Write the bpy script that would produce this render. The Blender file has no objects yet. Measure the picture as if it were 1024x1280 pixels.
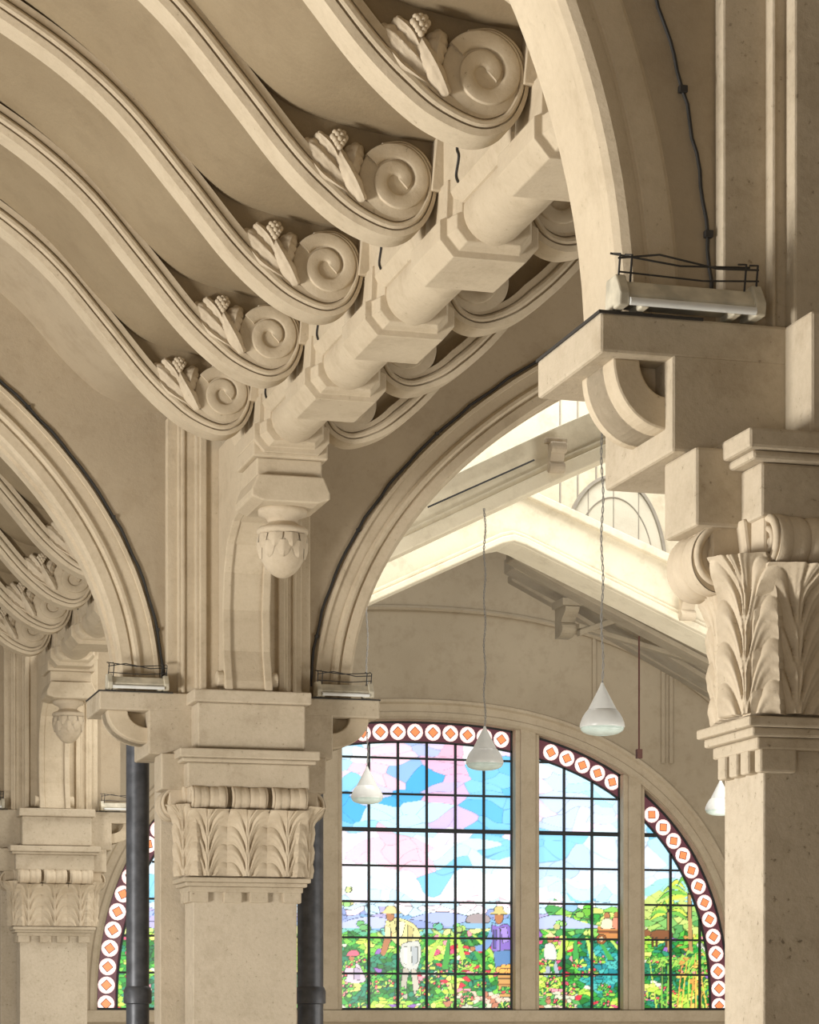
import bpy, math, random
import numpy as np
from math import sin, cos, tan, atan, pi, sqrt
from mathutils import Vector, Matrix, kdtree, noise
random.seed(7)
TH = atan(862/3080); F = 3080.0; HZ = 1265.0; H = 6.0
ST, CT = sin(TH), cos(TH)
def X_at(px, Y): return Y*tan(TH+atan((px-512)/F))
def W(px, py, Y):
    X = X_at(px, Y); return X, (HZ-py)/F*(X*ST+Y*CT)
scene = bpy.context.scene
scene.view_settings.view_transform = 'Standard'
coll = scene.collection

# ------------------------------------------------------------ materials
def mk(name):
    m = bpy.data.materials.new(name); m.use_nodes = True
    nt = m.node_tree; b = nt.nodes['Principled BSDF']; return m, nt, b
def stone(name, c1, c2, rough=0.8, scale=1.2, bump=0.3, speck=0.5, streak=.25, pit=.35, psc=26):
    m, nt, b = mk(name); N = nt.nodes; L = nt.links
    tc = N.new('ShaderNodeNewGeometry')
    def noi(sc, det, vec, rg=.6):
        n = N.new('ShaderNodeTexNoise'); n.inputs['Scale'].default_value = sc; n.inputs['Detail'].default_value = det; n.inputs['Roughness'].default_value = rg
        L.new(vec, n.inputs['Vector']); return n
    def ramp(src, stops):
        r = N.new('ShaderNodeValToRGB'); e = r.color_ramp.elements
        e[0].position = stops[0][0]; e[0].color = (*stops[0][1], 1); e[1].position = stops[1][0]; e[1].color = (*stops[1][1], 1)
        for p, c in stops[2:]:
            q = e.new(p); q.color = (*c, 1)
        L.new(src, r.inputs['Fac']); return r
    def mult(a, b_, f):
        mx = N.new('ShaderNodeMix'); mx.data_type = 'RGBA'; mx.blend_type = 'MULTIPLY'; mx.inputs[0].default_value = f
        L.new(a, mx.inputs[6]); L.new(b_, mx.inputs[7]); return mx.outputs[2]
    P = tc.outputs['Position']
    r1 = ramp(noi(scale, 6, P).outputs['Fac'], [(.3, c2), (.7, c1)])
    n2 = noi(psc, 6, P, .7)
    r2 = ramp(n2.outputs['Fac'], [(pit-.05, (.22, .18, .13)), (pit, (.88, .87, .84)), (.62, (1, 1, 1))])
    r3 = ramp(noi(3.3, 7, P, .7).outputs['Fac'], [(.36, (.62, .57, .5)), (.5, (1, 1, 1))])
    c = mult(r1.outputs['Color'], r2.outputs['Color'], speck); c = mult(c, r3.outputs['Color'], streak)
    L.new(c, b.inputs['Base Color']); b.inputs['Roughness'].default_value = rough
    bp = N.new('ShaderNodeBump'); bp.inputs['Strength'].default_value = bump; bp.inputs['Distance'].default_value = .015
    L.new(n2.outputs['Fac'], bp.inputs['Height']); L.new(bp.outputs['Normal'], b.inputs['Normal'])
    return m
def plain(name, c, rough=.5, metal=0., emit=0., var=.85):
    m, nt, b = mk(name); N = nt.nodes; L = nt.links
    n1 = N.new('ShaderNodeTexNoise'); n1.inputs['Scale'].default_value = 9; n1.inputs['Detail'].default_value = 5
    r1 = N.new('ShaderNodeValToRGB')
    r1.color_ramp.elements[0].position = .35; r1.color_ramp.elements[1].position = .65
    r1.color_ramp.elements[0].color = (c[0]*var, c[1]*var, c[2]*var, 1); r1.color_ramp.elements[1].color = (*c, 1)
    g = N.new('ShaderNodeNewGeometry'); L.new(g.outputs['Position'], n1.inputs['Vector'])
    L.new(n1.outputs['Fac'], r1.inputs['Fac']); L.new(r1.outputs['Color'], b.inputs['Base Color'])
    b.inputs['Roughness'].default_value = rough; b.inputs['Metallic'].default_value = metal
    if emit:
        L.new(r1.outputs['Color'], b.inputs['Emission Color']); b.inputs['Emission Strength'].default_value = emit
    return m
M_stone = stone('warm_plaster', (.575, .485, .355), (.49, .405, .29), streak=.28, pit=.35)
M_impost = stone('impost_plaster', (.53, .45, .34), (.44, .37, .27), streak=.38, pit=.365, speck=.6, bump=.35)
M_shaft = stone('pitted_shaft_stucco', (.56, .48, .37), (.48, .41, .31), streak=.3, speck=.7, pit=.375, bump=.5, psc=24)
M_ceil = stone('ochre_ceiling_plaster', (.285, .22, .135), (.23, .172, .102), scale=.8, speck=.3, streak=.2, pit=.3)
M_wall = stone('wall_plaster', (.43, .35, .245), (.37, .30, .21), scale=.7, speck=.3, streak=.25)
M_far = stone('back_wall_plaster', (.47, .395, .285), (.395, .325, .23), scale=.5, speck=.2, pit=.3)
M_rafter = stone('shade_tone_rafter_plaster', (.38, .32, .23), (.30, .25, .18), scale=.8, speck=.3, pit=.33)  # darker plaster copy, roof shade put into the colour
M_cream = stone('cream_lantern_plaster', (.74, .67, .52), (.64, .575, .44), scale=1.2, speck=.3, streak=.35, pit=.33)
M_cream2 = stone('lit_tone_beam_plaster', (.86, .78, .60), (.78, .70, .53), scale=1.2, speck=.3, streak=.3, pit=.33)  # brighter copy of the cream, light on the beam put into its colour
M_panel = stone('pale_curved_panel_paint', (.70, .66, .55), (.62, .585, .48), scale=.8, speck=.1, streak=.15, pit=.3)
M_capst = stone('capital_plaster', (.58, .49, .365), (.48, .395, .285), scale=3, speck=.4, streak=.3)
M_iron = plain('blackened_iron', (.03, .028, .026), .6)
M_pipe = plain('grey_cast_iron', (.10, .105, .12), .4, .3, var=.6)
M_white = plain('white_enamel', (.70, .71, .69), .3, var=.93)
M_lens = plain('ribbed_glass', (.62, .72, .67), .2, 0, .08)
M_cord = plain('grey_cord', (.28, .27, .25), .7)
M_lampbody = plain('aged_cream_enamel', (.60, .55, .43), .5, var=.65)
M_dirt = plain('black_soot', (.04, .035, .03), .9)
M_floor = stone('floor_stone', (.62, .56, .46), (.52, .47, .38), scale=.5)
M_bar = plain('lead_bar', (.02, .025, .028), .6)
M_red = plain('brown_oxide_rod', (.11, .04, .03), .6)
M_seam = plain('beige_panel_seam', (.34, .31, .26), .6)
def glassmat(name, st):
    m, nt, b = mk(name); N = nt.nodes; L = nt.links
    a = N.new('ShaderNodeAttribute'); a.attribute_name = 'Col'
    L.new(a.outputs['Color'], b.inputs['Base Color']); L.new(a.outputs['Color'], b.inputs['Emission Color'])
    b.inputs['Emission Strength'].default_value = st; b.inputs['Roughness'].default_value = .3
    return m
M_glass = glassmat('stained_glass', 1.0)  # emission stands in for the backlight behind the panes

# ------------------------------------------------------------ mesh builder
class MB:
    def __init__(s): s.v = []; s.f = []
    def add(s, vs, fs):
        n = len(s.v); s.v += [tuple(v) for v in vs]; s.f += [tuple(i+n for i in f) for f in fs]; return s
    def box(s, x0, x1, y0, y1, z0, z1):
        return s.add([(x0,y0,z0),(x1,y0,z0),(x1,y1,z0),(x0,y1,z0),(x0,y0,z1),(x1,y0,z1),(x1,y1,z1),(x0,y1,z1)],
              [(0,3,2,1),(4,5,6,7),(0,1,5,4),(1,2,6,5),(2,3,7,6),(3,0,4,7)])
    def prism(s, out, a0, a1, plane='xz'):
        n = len(out)
        def P(u, w, a): return (u, a, w) if plane == 'xz' else ((a, u, w) if plane == 'yz' else (u, w, a))
        vs = [P(u, w, a0) for u, w in out]+[P(u, w, a1) for u, w in out]
        fs = [tuple(range(n)), tuple(range(2*n-1, n-1, -1))]+[(i, i+n, (i+1) % n+n, (i+1) % n) for i in range(n)]
        return s.add(vs, fs)
    def loft(s, secs):
        n = len(secs[0][1]); vs = [(x, y, z) for y, o in secs for x, z in o]; m = len(secs)
        fs = [tuple(range(n)), tuple(range(m*n-1, (m-1)*n-1, -1))]
        for k in range(m-1): fs += [(k*n+i, (k+1)*n+i, (k+1)*n+(i+1) % n, k*n+(i+1) % n) for i in range(n)]
        return s.add(vs, fs)
    def sweep(s, path, prof, wsc=None, y0=0.0, cap=True):
        n = len(path); m = len(prof); vs = []
        for i, (x, z) in enumerate(path):
            a = path[max(i-1, 0)]; b = path[min(i+1, n-1)]
            tx, tz = b[0]-a[0], b[1]-a[1]; l = sqrt(tx*tx+tz*tz) or 1; nx, nz = -tz/l, tx/l
            k = wsc[i] if wsc else 1
            for (p, y) in prof: vs.append((x+nx*p*k, y0+y, z+nz*p*k))
        fs = []
        for i in range(n-1):
            for j in range(m):
                j2 = (j+1) % m; fs.append((i*m+j, i*m+j2, (i+1)*m+j2, (i+1)*m+j))
        if cap: fs += [tuple(range(m)), tuple(range(n*m-1, (n-1)*m-1, -1))]
        return s.add(vs, fs)
    def tube(s, pts, rads, seg=8, flat=1.0):
        pts = [Vector(p) for p in pts]; n = len(pts); vs = []
        if not hasattr(rads, '__len__'): rads = [rads]*n
        t = (pts[1]-pts[0]).normalized(); up = Vector((0, 0, 1)) if abs(t.z) < .9 else Vector((0, 1, 0))
        a = t.cross(up).normalized()
        for i, p in enumerate(pts):
            t = (pts[min(i+1, n-1)]-pts[max(i-1, 0)]).normalized()
            a = (a-t*a.dot(t)); a = a.normalized() if a.length > 1e-6 else t.orthogonal().normalized()
            b = a.cross(t)
            for j in range(seg):
                an = 2*pi*j/seg; vs.append(p+a*cos(an)*rads[i]+b*sin(an)*rads[i]*flat)
        fs = [(i*seg+j, i*seg+(j+1) % seg, (i+1)*seg+(j+1) % seg, (i+1)*seg+j) for i in range(n-1) for j in range(seg)]
        fs += [tuple(range(seg)), tuple(range(n*seg-1, (n-1)*seg-1, -1))]
        return s.add(vs, fs)
    def lathe(s, prof, cx=0, cy=0, seg=24, axis='z'):
        vs = []; n = len(prof)
        for r, z in prof:
            for j in range(seg):
                an = 2*pi*j/seg; u, w = r*cos(an), r*sin(an)
                vs.append((cx+u, cy+w, z) if axis == 'z' else (cx+u, z, cy+w))
        fs = [(i*seg+j, i*seg+(j+1) % seg, (i+1)*seg+(j+1) % seg, (i+1)*seg+j) for i in range(n-1) for j in range(seg)]
        fs += [tuple(range(seg)), tuple(range(n*seg-1, (n-1)*seg-1, -1))]
        return s.add(vs, fs)
    def ball(s, c, r, seg=8, sy=1.0, sz=1.0, sx=1.0):
        vs = []; R = seg//2+1
        for i in range(R+1):
            ph = pi*i/R
            for j in range(seg):
                an = 2*pi*j/seg
                vs.append((c[0]+sx*r*sin(ph)*cos(an), c[1]+sy*r*sin(ph)*sin(an), c[2]+sz*r*cos(ph)))
        fs = [(i*seg+j, i*seg+(j+1) % seg, (i+1)*seg+(j+1) % seg, (i+1)*seg+j) for i in range(R) for j in range(seg)]
        return s.add(vs, fs)
    def obj(s, name, mat, base=(0, 0, 0), parent=None, smooth=False, bevel=0, ang=38):
        me = bpy.data.meshes.new(name)
        me.from_pydata([(v[0]-base[0], v[1]-base[1], v[2]-base[2]) for v in s.v], [], s.f)
        import bmesh
        bm = bmesh.new(); bm.from_mesh(me); bmesh.ops.remove_doubles(bm, verts=bm.verts, dist=1e-5)
        bmesh.ops.recalc_face_normals(bm, faces=bm.faces)
        if smooth:
            for f in bm.faces: f.smooth = True
            for e in bm.edges:
                if len(e.link_faces) == 2 and e.calc_face_angle(0) > math.radians(ang): e.smooth = False
        bm.to_mesh(me); bm.free()
        me.materials.append(mat)
        o = bpy.data.objects.new(name, me); coll.objects.link(o)
        if parent: o.parent = parent
        else: o.location = base
        if bevel:
            md = o.modifiers.new('Bevel', 'BEVEL'); md.width = bevel; md.segments = 2; md.limit_method = 'ANGLE'; md.angle_limit = math.radians(40)
        return o
def tag(o, label=None, cat=None, group=None, kind=None):
    if label: o['label'] = label
    if cat: o['category'] = cat
    if group: o['group'] = group
    if kind: o['kind'] = kind
    return o
def empty(name, loc):
    e = bpy.data.objects.new(name, None); e.location = loc; e.empty_display_size = .2; coll.objects.link(e); return e
def copy_tree(o, loc, scale=None, skip=()):
    c = o.copy(); coll.objects.link(c); c.location = loc
    if scale: c.scale = scale
    def rec(src, dst):
        for ch in list(src.children):
            if ch.name.split('.')[0] in skip: continue
            k = ch.copy(); coll.objects.link(k); k.parent = dst; rec(ch, k)
    rec(o, c)
    return c
def cr(pts, n=8):
    out = []; P = [pts[0]]+list(pts)+[pts[-1]]
    for i in range(1, len(P)-2):
        for k in range(n):
            t = k/n; p0, p1, p2, p3 = P[i-1], P[i], P[i+1], P[i+2]
            out.append(tuple(.5*((2*p1[d])+(-p0[d]+p2[d])*t+(2*p0[d]-5*p1[d]+4*p2[d]-p3[d])*t*t+(-p0[d]+3*p1[d]-3*p2[d]+p3[d])*t**3) for d in range(len(p1))))
    out.append(tuple(pts[-1])); return out
def grid_solid(mb, vs, nu, nv, yb):
    n1 = nu+1
    fs = [(i*n1+j, i*n1+j+1, (i+1)*n1+j+1, (i+1)*n1+j) for i in range(nv) for j in range(nu)]
    rim = list(range(n1))+[i*n1+nu for i in range(1, nv+1)]+[nv*n1+j for j in range(nu-1, -1, -1)]+[i*n1 for i in range(nv-1, 0, -1)]
    n0 = len(vs); R = len(rim)
    allv = list(vs)+[(vs[k_][0], yb, vs[k_][2]) for k_ in rim]
    fs += [(rim[i], rim[(i+1) % R], n0+(i+1) % R, n0+i) for i in range(R)]
    mb.add(allv, fs)
def leaf_surface(mb, path, width, y0, bulge=.04, lobes=4, NU=18, lift=0.0):
    q = cr(path, 8); m = len(q); vs = []
    for i, (x, z) in enumerate(q):
        s = i/(m-1); a = q[max(i-1, 0)]; b = q[min(i+1, m-1)]
        tx, tz = b[0]-a[0], b[1]-a[1]; l = sqrt(tx*tx+tz*tz) or 1; nx, nz = -tz/l, tx/l; tx /= l; tz /= l
        env = (sin(pi*min(.97, s*.86+.11)))**.65
        for j in range(NU+1):
            u = -1+2*j/NU; au = abs(u)
            fr = (s*lobes+.7*au) % 1.0
            rid = (fr**.5)*(1-fr**5)
            w = width*env*(.78+.22*rid)
            y = y0-bulge*(1-au**2.2)*env-.020*rid*au-.014*max(0, 1-(au/.16)**2)*env-lift*s
            vs.append((x+nx*u*w+tx*.25*w*au, y, z+nz*u*w+tz*.25*w*au))
    grid_solid(mb, vs, NU, m-1, .12)

CX = 4.92
YF = [10.1, 23.5, 37.8]
DX = [.19, 0, 0]
WO0, WO1 = .40, .90
AA, AZ = 8.5, 3.12
ABS = [5.6, 4.75, 4.75]
def centres(i): return CX-1.15-AA+DX[i], CX+1.15+AA
def arcade_wall(name, i, top):
    y0, y1 = YF[i]+WO0, YF[i]+WO1; cl, c2 = centres(i); a, b = AA+.06, ABS[i]+.06
    L1 = [(cl+a*cos(pi-pi*k/80), AZ+b*sin(pi-pi*k/80)) for k in range(81)]
    R1 = [(c2+a*cos(pi-pi*k/80), AZ+b*sin(pi-pi*k/80)) for k in range(81)]
    seq = [(L1[0][0]-1.2, 3.1), (L1[0][0]-1e-3, 3.1)]+L1+[(L1[-1][0]+1e-3, 3.1), (R1[0][0]-1e-3, 3.1)]
    if i < 2: seq += R1+[(R1[-1][0]+1e-3, 3.1), (R1[-1][0]+1.2, 3.1)]
    mb = MB(); n = len(seq); vs = []
    for x, z in seq: vs += [(x, y0, z), (x, y0, top), (x, y1, z), (x, y1, top)]
    fs = []
    for i in range(n-1):
        a, b = 4*i, 4*(i+1)
        fs += [(a, b, b+1, a+1), (a+2, a+3, b+3, b+2), (a, a+2, b+2, b), (a+1, b+1, b+3, a+3)]
    fs += [(0, 1, 3, 2), (4*n-4, 4*n-2, 4*n-1, 4*n-3)]
    mb.add(vs, fs)
    o = mb.obj(name, M_wall); tag(o, kind='structure'); return o
for i, nm in enumerate(('wall_near', 'wall_middle', 'wall_rear')): arcade_wall(nm, i, 9.3)
ring0 = [(0, .56), (0, .36), (-.012, .35), (-.012, .17), (-.03, .12), (-.042, .07), (-.036, .02), (-.01, -.012), (.03, -.026), (.07, -.02), (.10, -.006), (.115, -.006),
        (.12, -.016), (.20, -.016), (.24, -.012), (.26, .0), (.27, .04), (.27, .56)]
ring1 = [(0, .56), (0, .38), (-.03, .37), (-.03, .22), (0, .21), (0, .10), (-.02, .06), (-.01, .0), (.02, -.025), (.11, -.025), (.115, -.008), (.135, -.008), (.14, -.03), (.16, -.05), (.19, -.05), (.21, -.03), (.215, -.014), (.33, -.014), (.335, -.04), (.37, -.04), (.38, -.01), (.38, .56)]
k = 1
for i, yf in enumerate(YF):
    ring = ring0 if i == 0 else ring1
    for c in (centres(i) if i < 2 else centres(i)[:1]):
        mb = MB(); path = [(c+AA*cos(pi-pi*j/110), AZ+ABS[i]*sin(pi-pi*j/110)) for j in range(111)]
        mb.sweep(path, ring, y0=yf+WO0)
        o = mb.obj('trim_%d' % k, M_stone, smooth=True, ang=25); tag(o, kind='structure'); k += 1
for i, side, t0, t1 in ((0, 0, .02, .62), (1, 0, .02, 1.2), (1, 1, pi-.02, pi-1.2)):
    pts = []; c = centres(i)[side]; y = YF[i]+WO0-.015
    for j in range(50):
        t = t0+(t1-t0)*j/49; q = .41; a, b = AA+q, ABS[i]+q
        pts.append((c+a*cos(t)+.006*sin(j*1.7), y, AZ+.02+b*sin(t)+.006*sin(j*2.3)))
    mb = MB(); mb.tube(pts, .0095 if i == 0 else .014, 6); o = mb.obj('electrical_cable', M_iron, base=pts[0], smooth=True)
    tag(o, 'thin black electrical cable following the rim of a plaster arch', 'cable', 'cables along the arches')
    for j in range(4, 50, 9):
        mbc = MB(); mbc.box(pts[j][0]-.018, pts[j][0]+.018, y-.022, y+.01, pts[j][2]-.015, pts[j][2]+.015)
        mbc.obj('cable_clip', M_iron, base=pts[0], parent=o)

# ------------------------------------------------------------ ceiling
CLX = CX-1.15-AA
Cp = [(CLX, 8.75), (-2.5, 8.60), (-1, 8.38), (0, 8.15), (.8, 7.90), (1.4, 7.66), (1.93, 7.37), (2.4, 7.07), (2.81, 6.74), (3.22, 6.30), (3.56, 6.02), (3.9, 5.91), (4.3, 5.85), (4.66, 5.83)]
Cs = cr(Cp, 6)
Lp = [(CLX, 8.42), (-2.5, 8.28), (-1, 8.09), (0, 7.87), (.8, 7.64), (1.4, 7.40), (1.93, 7.12), (2.4, 6.83), (2.81, 6.49), (3.22, 6.03), (3.58, 5.61), (3.84, 5.37), (4.06, 5.23), (4.31, 5.16), (4.5, 5.23), (4.6, 5.4), (4.61, 5.57), (4.54, 5.72), (4.40, 5.80), (4.24, 5.78)]
Ls = cr(Lp, 6)
def ceil_strip(mb, y0, y1, mirror):
    out = [((2*CX-x) if mirror else x, z) for x, z in Cs]
    top = [(x, z+.15) for x, z in out][::-1]
    mb.prism(out+top, y0, y1)
YB = [(YF[0]+WO1, YF[1]+WO0), (YF[1]+WO1, YF[2]+WO0), (YF[2]+WO1, 51.0)]
YE = [21.95, 35.96, 51.0]
mb = MB()
for (y0, y1), ye in zip(YB, YE): ceil_strip(mb, y0, ye, False)
ceil_strip(mb, YB[0][0], YE[0], True)
ceil_strip(mb, -5, YF[0]+WO0, False); ceil_strip(mb, -5, YF[0]+WO0, True)
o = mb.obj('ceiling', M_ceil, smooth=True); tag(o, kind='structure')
mb = MB(); ceil_strip(mb, YE[0], YB[0][1], False); ceil_strip(mb, YE[0], YB[0][1], True); ceil_strip(mb, YE[1], YB[1][1], False)
o = mb.obj('trim_20', M_wall, smooth=True); tag(o, kind='structure')

def build_rib():
    n = len(Ls); base = (CX, 0, 5.0)
    prof = [(0, .25), (0, .012), (.05, .0), (.053, .022), (.066, .022), (.068, -.004), (.085, -.014), (.11, -.014), (.125, -.004), (.127, .02), (.138, .022), (.14, .004), (.19, .004), (.192, .25)]
    wsc = []; last = len(Ls)-1; i0 = 6*11
    for i in range(n): wsc.append(1.0 if i < i0 else 1.0-.78*((i-i0)/(last-i0))**.8)
    mb = MB(); mb.sweep(Ls, prof, wsc)
    rib = mb.obj('ceiling_rib', M_stone, base=base, smooth=True, ang=28)
    iend = 6*16; wb_ = MB()
    web = Ls[:iend]+[(4.64, 5.6), (4.66, 5.88)]+[(x, z+.04) for x, z in Cs[::-1]]
    web = [(x, z+.03 if i < iend else z) for i, (x, z) in enumerate(web)]
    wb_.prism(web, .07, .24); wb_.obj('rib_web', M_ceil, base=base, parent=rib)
    vb = MB(); c = (4.338, 5.53); RV = .262
    vb.lathe([(.0, .002), (RV-.02, .002), (RV-.008, .01), (RV, .06), (RV, .25), (0, .25)], c[0], c[1], 56, 'y')
    sp = []; ws = []; NN = 150; turns = 1.5
    for i in range(NN):
        t = i/(NN-1); a = pi*.8-t*2*pi*turns; r = RV+.002-.178*t
        sp.append((c[0]+r*cos(a), c[1]+r*sin(a))); ws.append(1.0-.15*t)
    vb.sweep(sp, [(0, .06), (0, -.012), (-.005, -.020), (-.014, -.023), (-.084, -.021), (-.096, -.015), (-.104, -.004), (-.106, .06)], ws)
    vb.obj('volute', M_stone, base=base, parent=rib, smooth=True, ang=40)
    lb = MB()
    leaf_surface(lb, [(4.06, 5.45), (3.96, 5.53), (3.86, 5.62), (3.78, 5.70), (3.71, 5.75)], .105, .06, .085, 5)
    leaf_surface(lb, [(4.02, 5.42), (3.92, 5.465), (3.83, 5.52), (3.77, 5.59), (3.745, 5.64)], .060, .05, .065, 3)
    leaf_surface(lb, [(4.02, 5.50), (4.03, 5.60), (4.05, 5.68), (4.09, 5.76)], .090, .05, .085, 4)
    leaf_surface(lb, [(4.11, 5.37), (4.05, 5.47), (3.995, 5.56), (3.955, 5.64), (3.93, 5.73)], .080, .03, .10, 4)
    leaf_surface(lb, [(3.96, 5.58), (3.91, 5.67), (3.86, 5.74), (3.80, 5.81)], .066, .04, .075, 3)
    leaf = lb.obj('acanthus_ornament', M_capst, base=base, parent=rib, smooth=True, ang=60)
    bb = MB()
    for (dx, dz, dy) in ((-.048, .005, 0), (-.016, .02, -.012), (.016, .02, -.012), (.048, .005, 0), (-.03, .036, 0), (.0, .042, -.003), (.03, .036, 0), (-.033, -.02, -.012), (0, -.013, -.02), (.033, -.02, -.012), (-.018, -.045, -.012), (.018, -.045, -.012), (0, -.07, -.012)):
        bb.ball((3.93+dx*.9, -.05+dy, 5.76+dz*.9), .022, 8)
    bb.obj('berry_cluster', M_capst, base=base, parent=leaf, smooth=True)
    return rib
rib0 = build_rib()
RY1 = [12.02]+[11.9+1.955*i for i in range(1, 6)]
RY2 = [35.7-2.15*i for i in range(5)]
lab = 'cream plaster ceiling rib ending in a scroll volute with acanthus'
lab2 = 'cream plaster ceiling rib ending in a plain scroll volute'
first = True
for ys, sides in ((RY1, (1, -1)), (RY2, (1,))):
    for y in ys:
        for sgn in sides:
            if first: r = rib0; r.location = (CX, y, 5.0); first = False
            else: r = copy_tree(rib0, (CX, y, 5.0), (sgn, 1, 1), skip=('acanthus_ornament',) if sgn < 0 else ())
            tag(r, lab if sgn > 0 else lab2, 'ceiling rib', 'scroll-ended ribs of the vault')

def beam(y0, y1, ribs):
    e = empty('ceiling_beam', (CX, y0, 5.0)); base = (CX, y0, 5.0)
    mb = MB()
    mb.prism([(CX-.27, 5.88), (CX-.27, 5.42), (CX-.22, 5.32), (CX+.22, 5.32), (CX+.27, 5.42), (CX+.27, 5.88)], y0, y1)
    mb.obj('beam_core', M_stone, base=base, parent=e, bevel=.015)
    mb = MB(); mb.lathe([(.21, y0+.1), (.21, y1)], CX, 5.27, 32, 'y')
    mb.obj('bottom_roll', M_stone, base=base, parent=e, smooth=True)
    O = [(-.29, 5.50), (-.30, 5.25), (-.345, 5.23), (-.345, 5.10), (-.25, 4.99), (.25, 4.99), (.345, 5.10), (.345, 5.23), (.30, 5.25), (.29, 5.50)]
    def sc(k): return [(CX+x*k, 5.30+(z-5.30)*k) for x, z in O]
    for y in ribs:
        mb = MB()
        mb.loft([(y-.30, sc(.74)), (y-.26, sc(.80)), (y-.20, sc(.84)), (y-.20, sc(1)), (y+.50, sc(1)), (y+.50, sc(.84)), (y+.56, sc(.80)), (y+.60, sc(.74))])
        mb.prism([(CX-.31, 5.87), (CX-.33, 5.7), (CX-.35, 5.48), (CX+.35, 5.48), (CX+.33, 5.7), (CX+.31, 5.87)], y-.04, y+.32)
        mb.obj('cross_block', M_stone, base=base, parent=e, bevel=.014)
        for sx in (-1, 1):
            mb = MB()
            q = cr([(y+.30, 5.87), (y+1.05, 5.85), (y+.80, 5.75), (y+.58, 5.52), (y+.48, 5.24)], 4)+[(y+.30, 5.24)]
            xa, xb = sorted((CX+sx*.24, CX+sx*.33)); mb.prism(q, xa, xb, 'yz')
            mb.obj('concave_cheek', M_stone, base=base, parent=e, bevel=.01)
        mb = MB()
        q = cr([(y-.42, 5.72), (y-.38, 5.64), (y-.42, 5.58), (y-.36, 5.48), (y-.4, 5.42)], 4)
        mb.tube([(CX-.28, u, z) for u, z in q], .008, 6)
        mb.obj('iron_hook', M_iron, base=base, parent=e, smooth=True)
    tag(e, 'cream plaster ceiling beam with round soffit and cross blocks', 'beam', 'beams over the columns')
beam(YB[0][0], 22.9, RY1)
beam(YB[1][0], 37.2, RY2)

# ------------------------------------------------------------ pilasters + corbels
def pilaster(i):
    yf = YF[i]; mb = MB(); top = 5.80
    if i == 0:
        mb.box(4.39, 5.64, yf+.30, yf+.398, 3.102, top); mb.box(4.60, 5.5, yf+.24, yf+.31, 3.102, top); mb.box(4.67, 5.4, yf+.14, yf+.25, 3.102, top)
        mb.box(4.60, 4.625, yf+.225, yf+.25, 3.102, top)
    else:
        mb.box(4.2, 5.64, yf+.30, yf+.398, 3.102, top)
        mb.box(4.30, 5.54, yf+.24, yf+.31, 3.102, top)
        mb.box(4.46, 5.38, yf+.16, yf+.25, 3.102, top)
        for x in (4.35, 5.46): mb.box(x-.02, x+.02, yf+.22, yf+.25, 3.102, top)
        for x in (4.53, 5.31): mb.box(x-.035, x+.035, yf+.12, yf+.17, 3.102, top)
    o = mb.obj('pilaster', M_impost if i == 0 else M_stone, base=(CX, yf+.3, 3.1), bevel=.012)
    tag(o, 'stepped plaster pilaster rising between two arches', 'pilaster', 'pilasters above the columns')
for i in range(3): pilaster(i)
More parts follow.
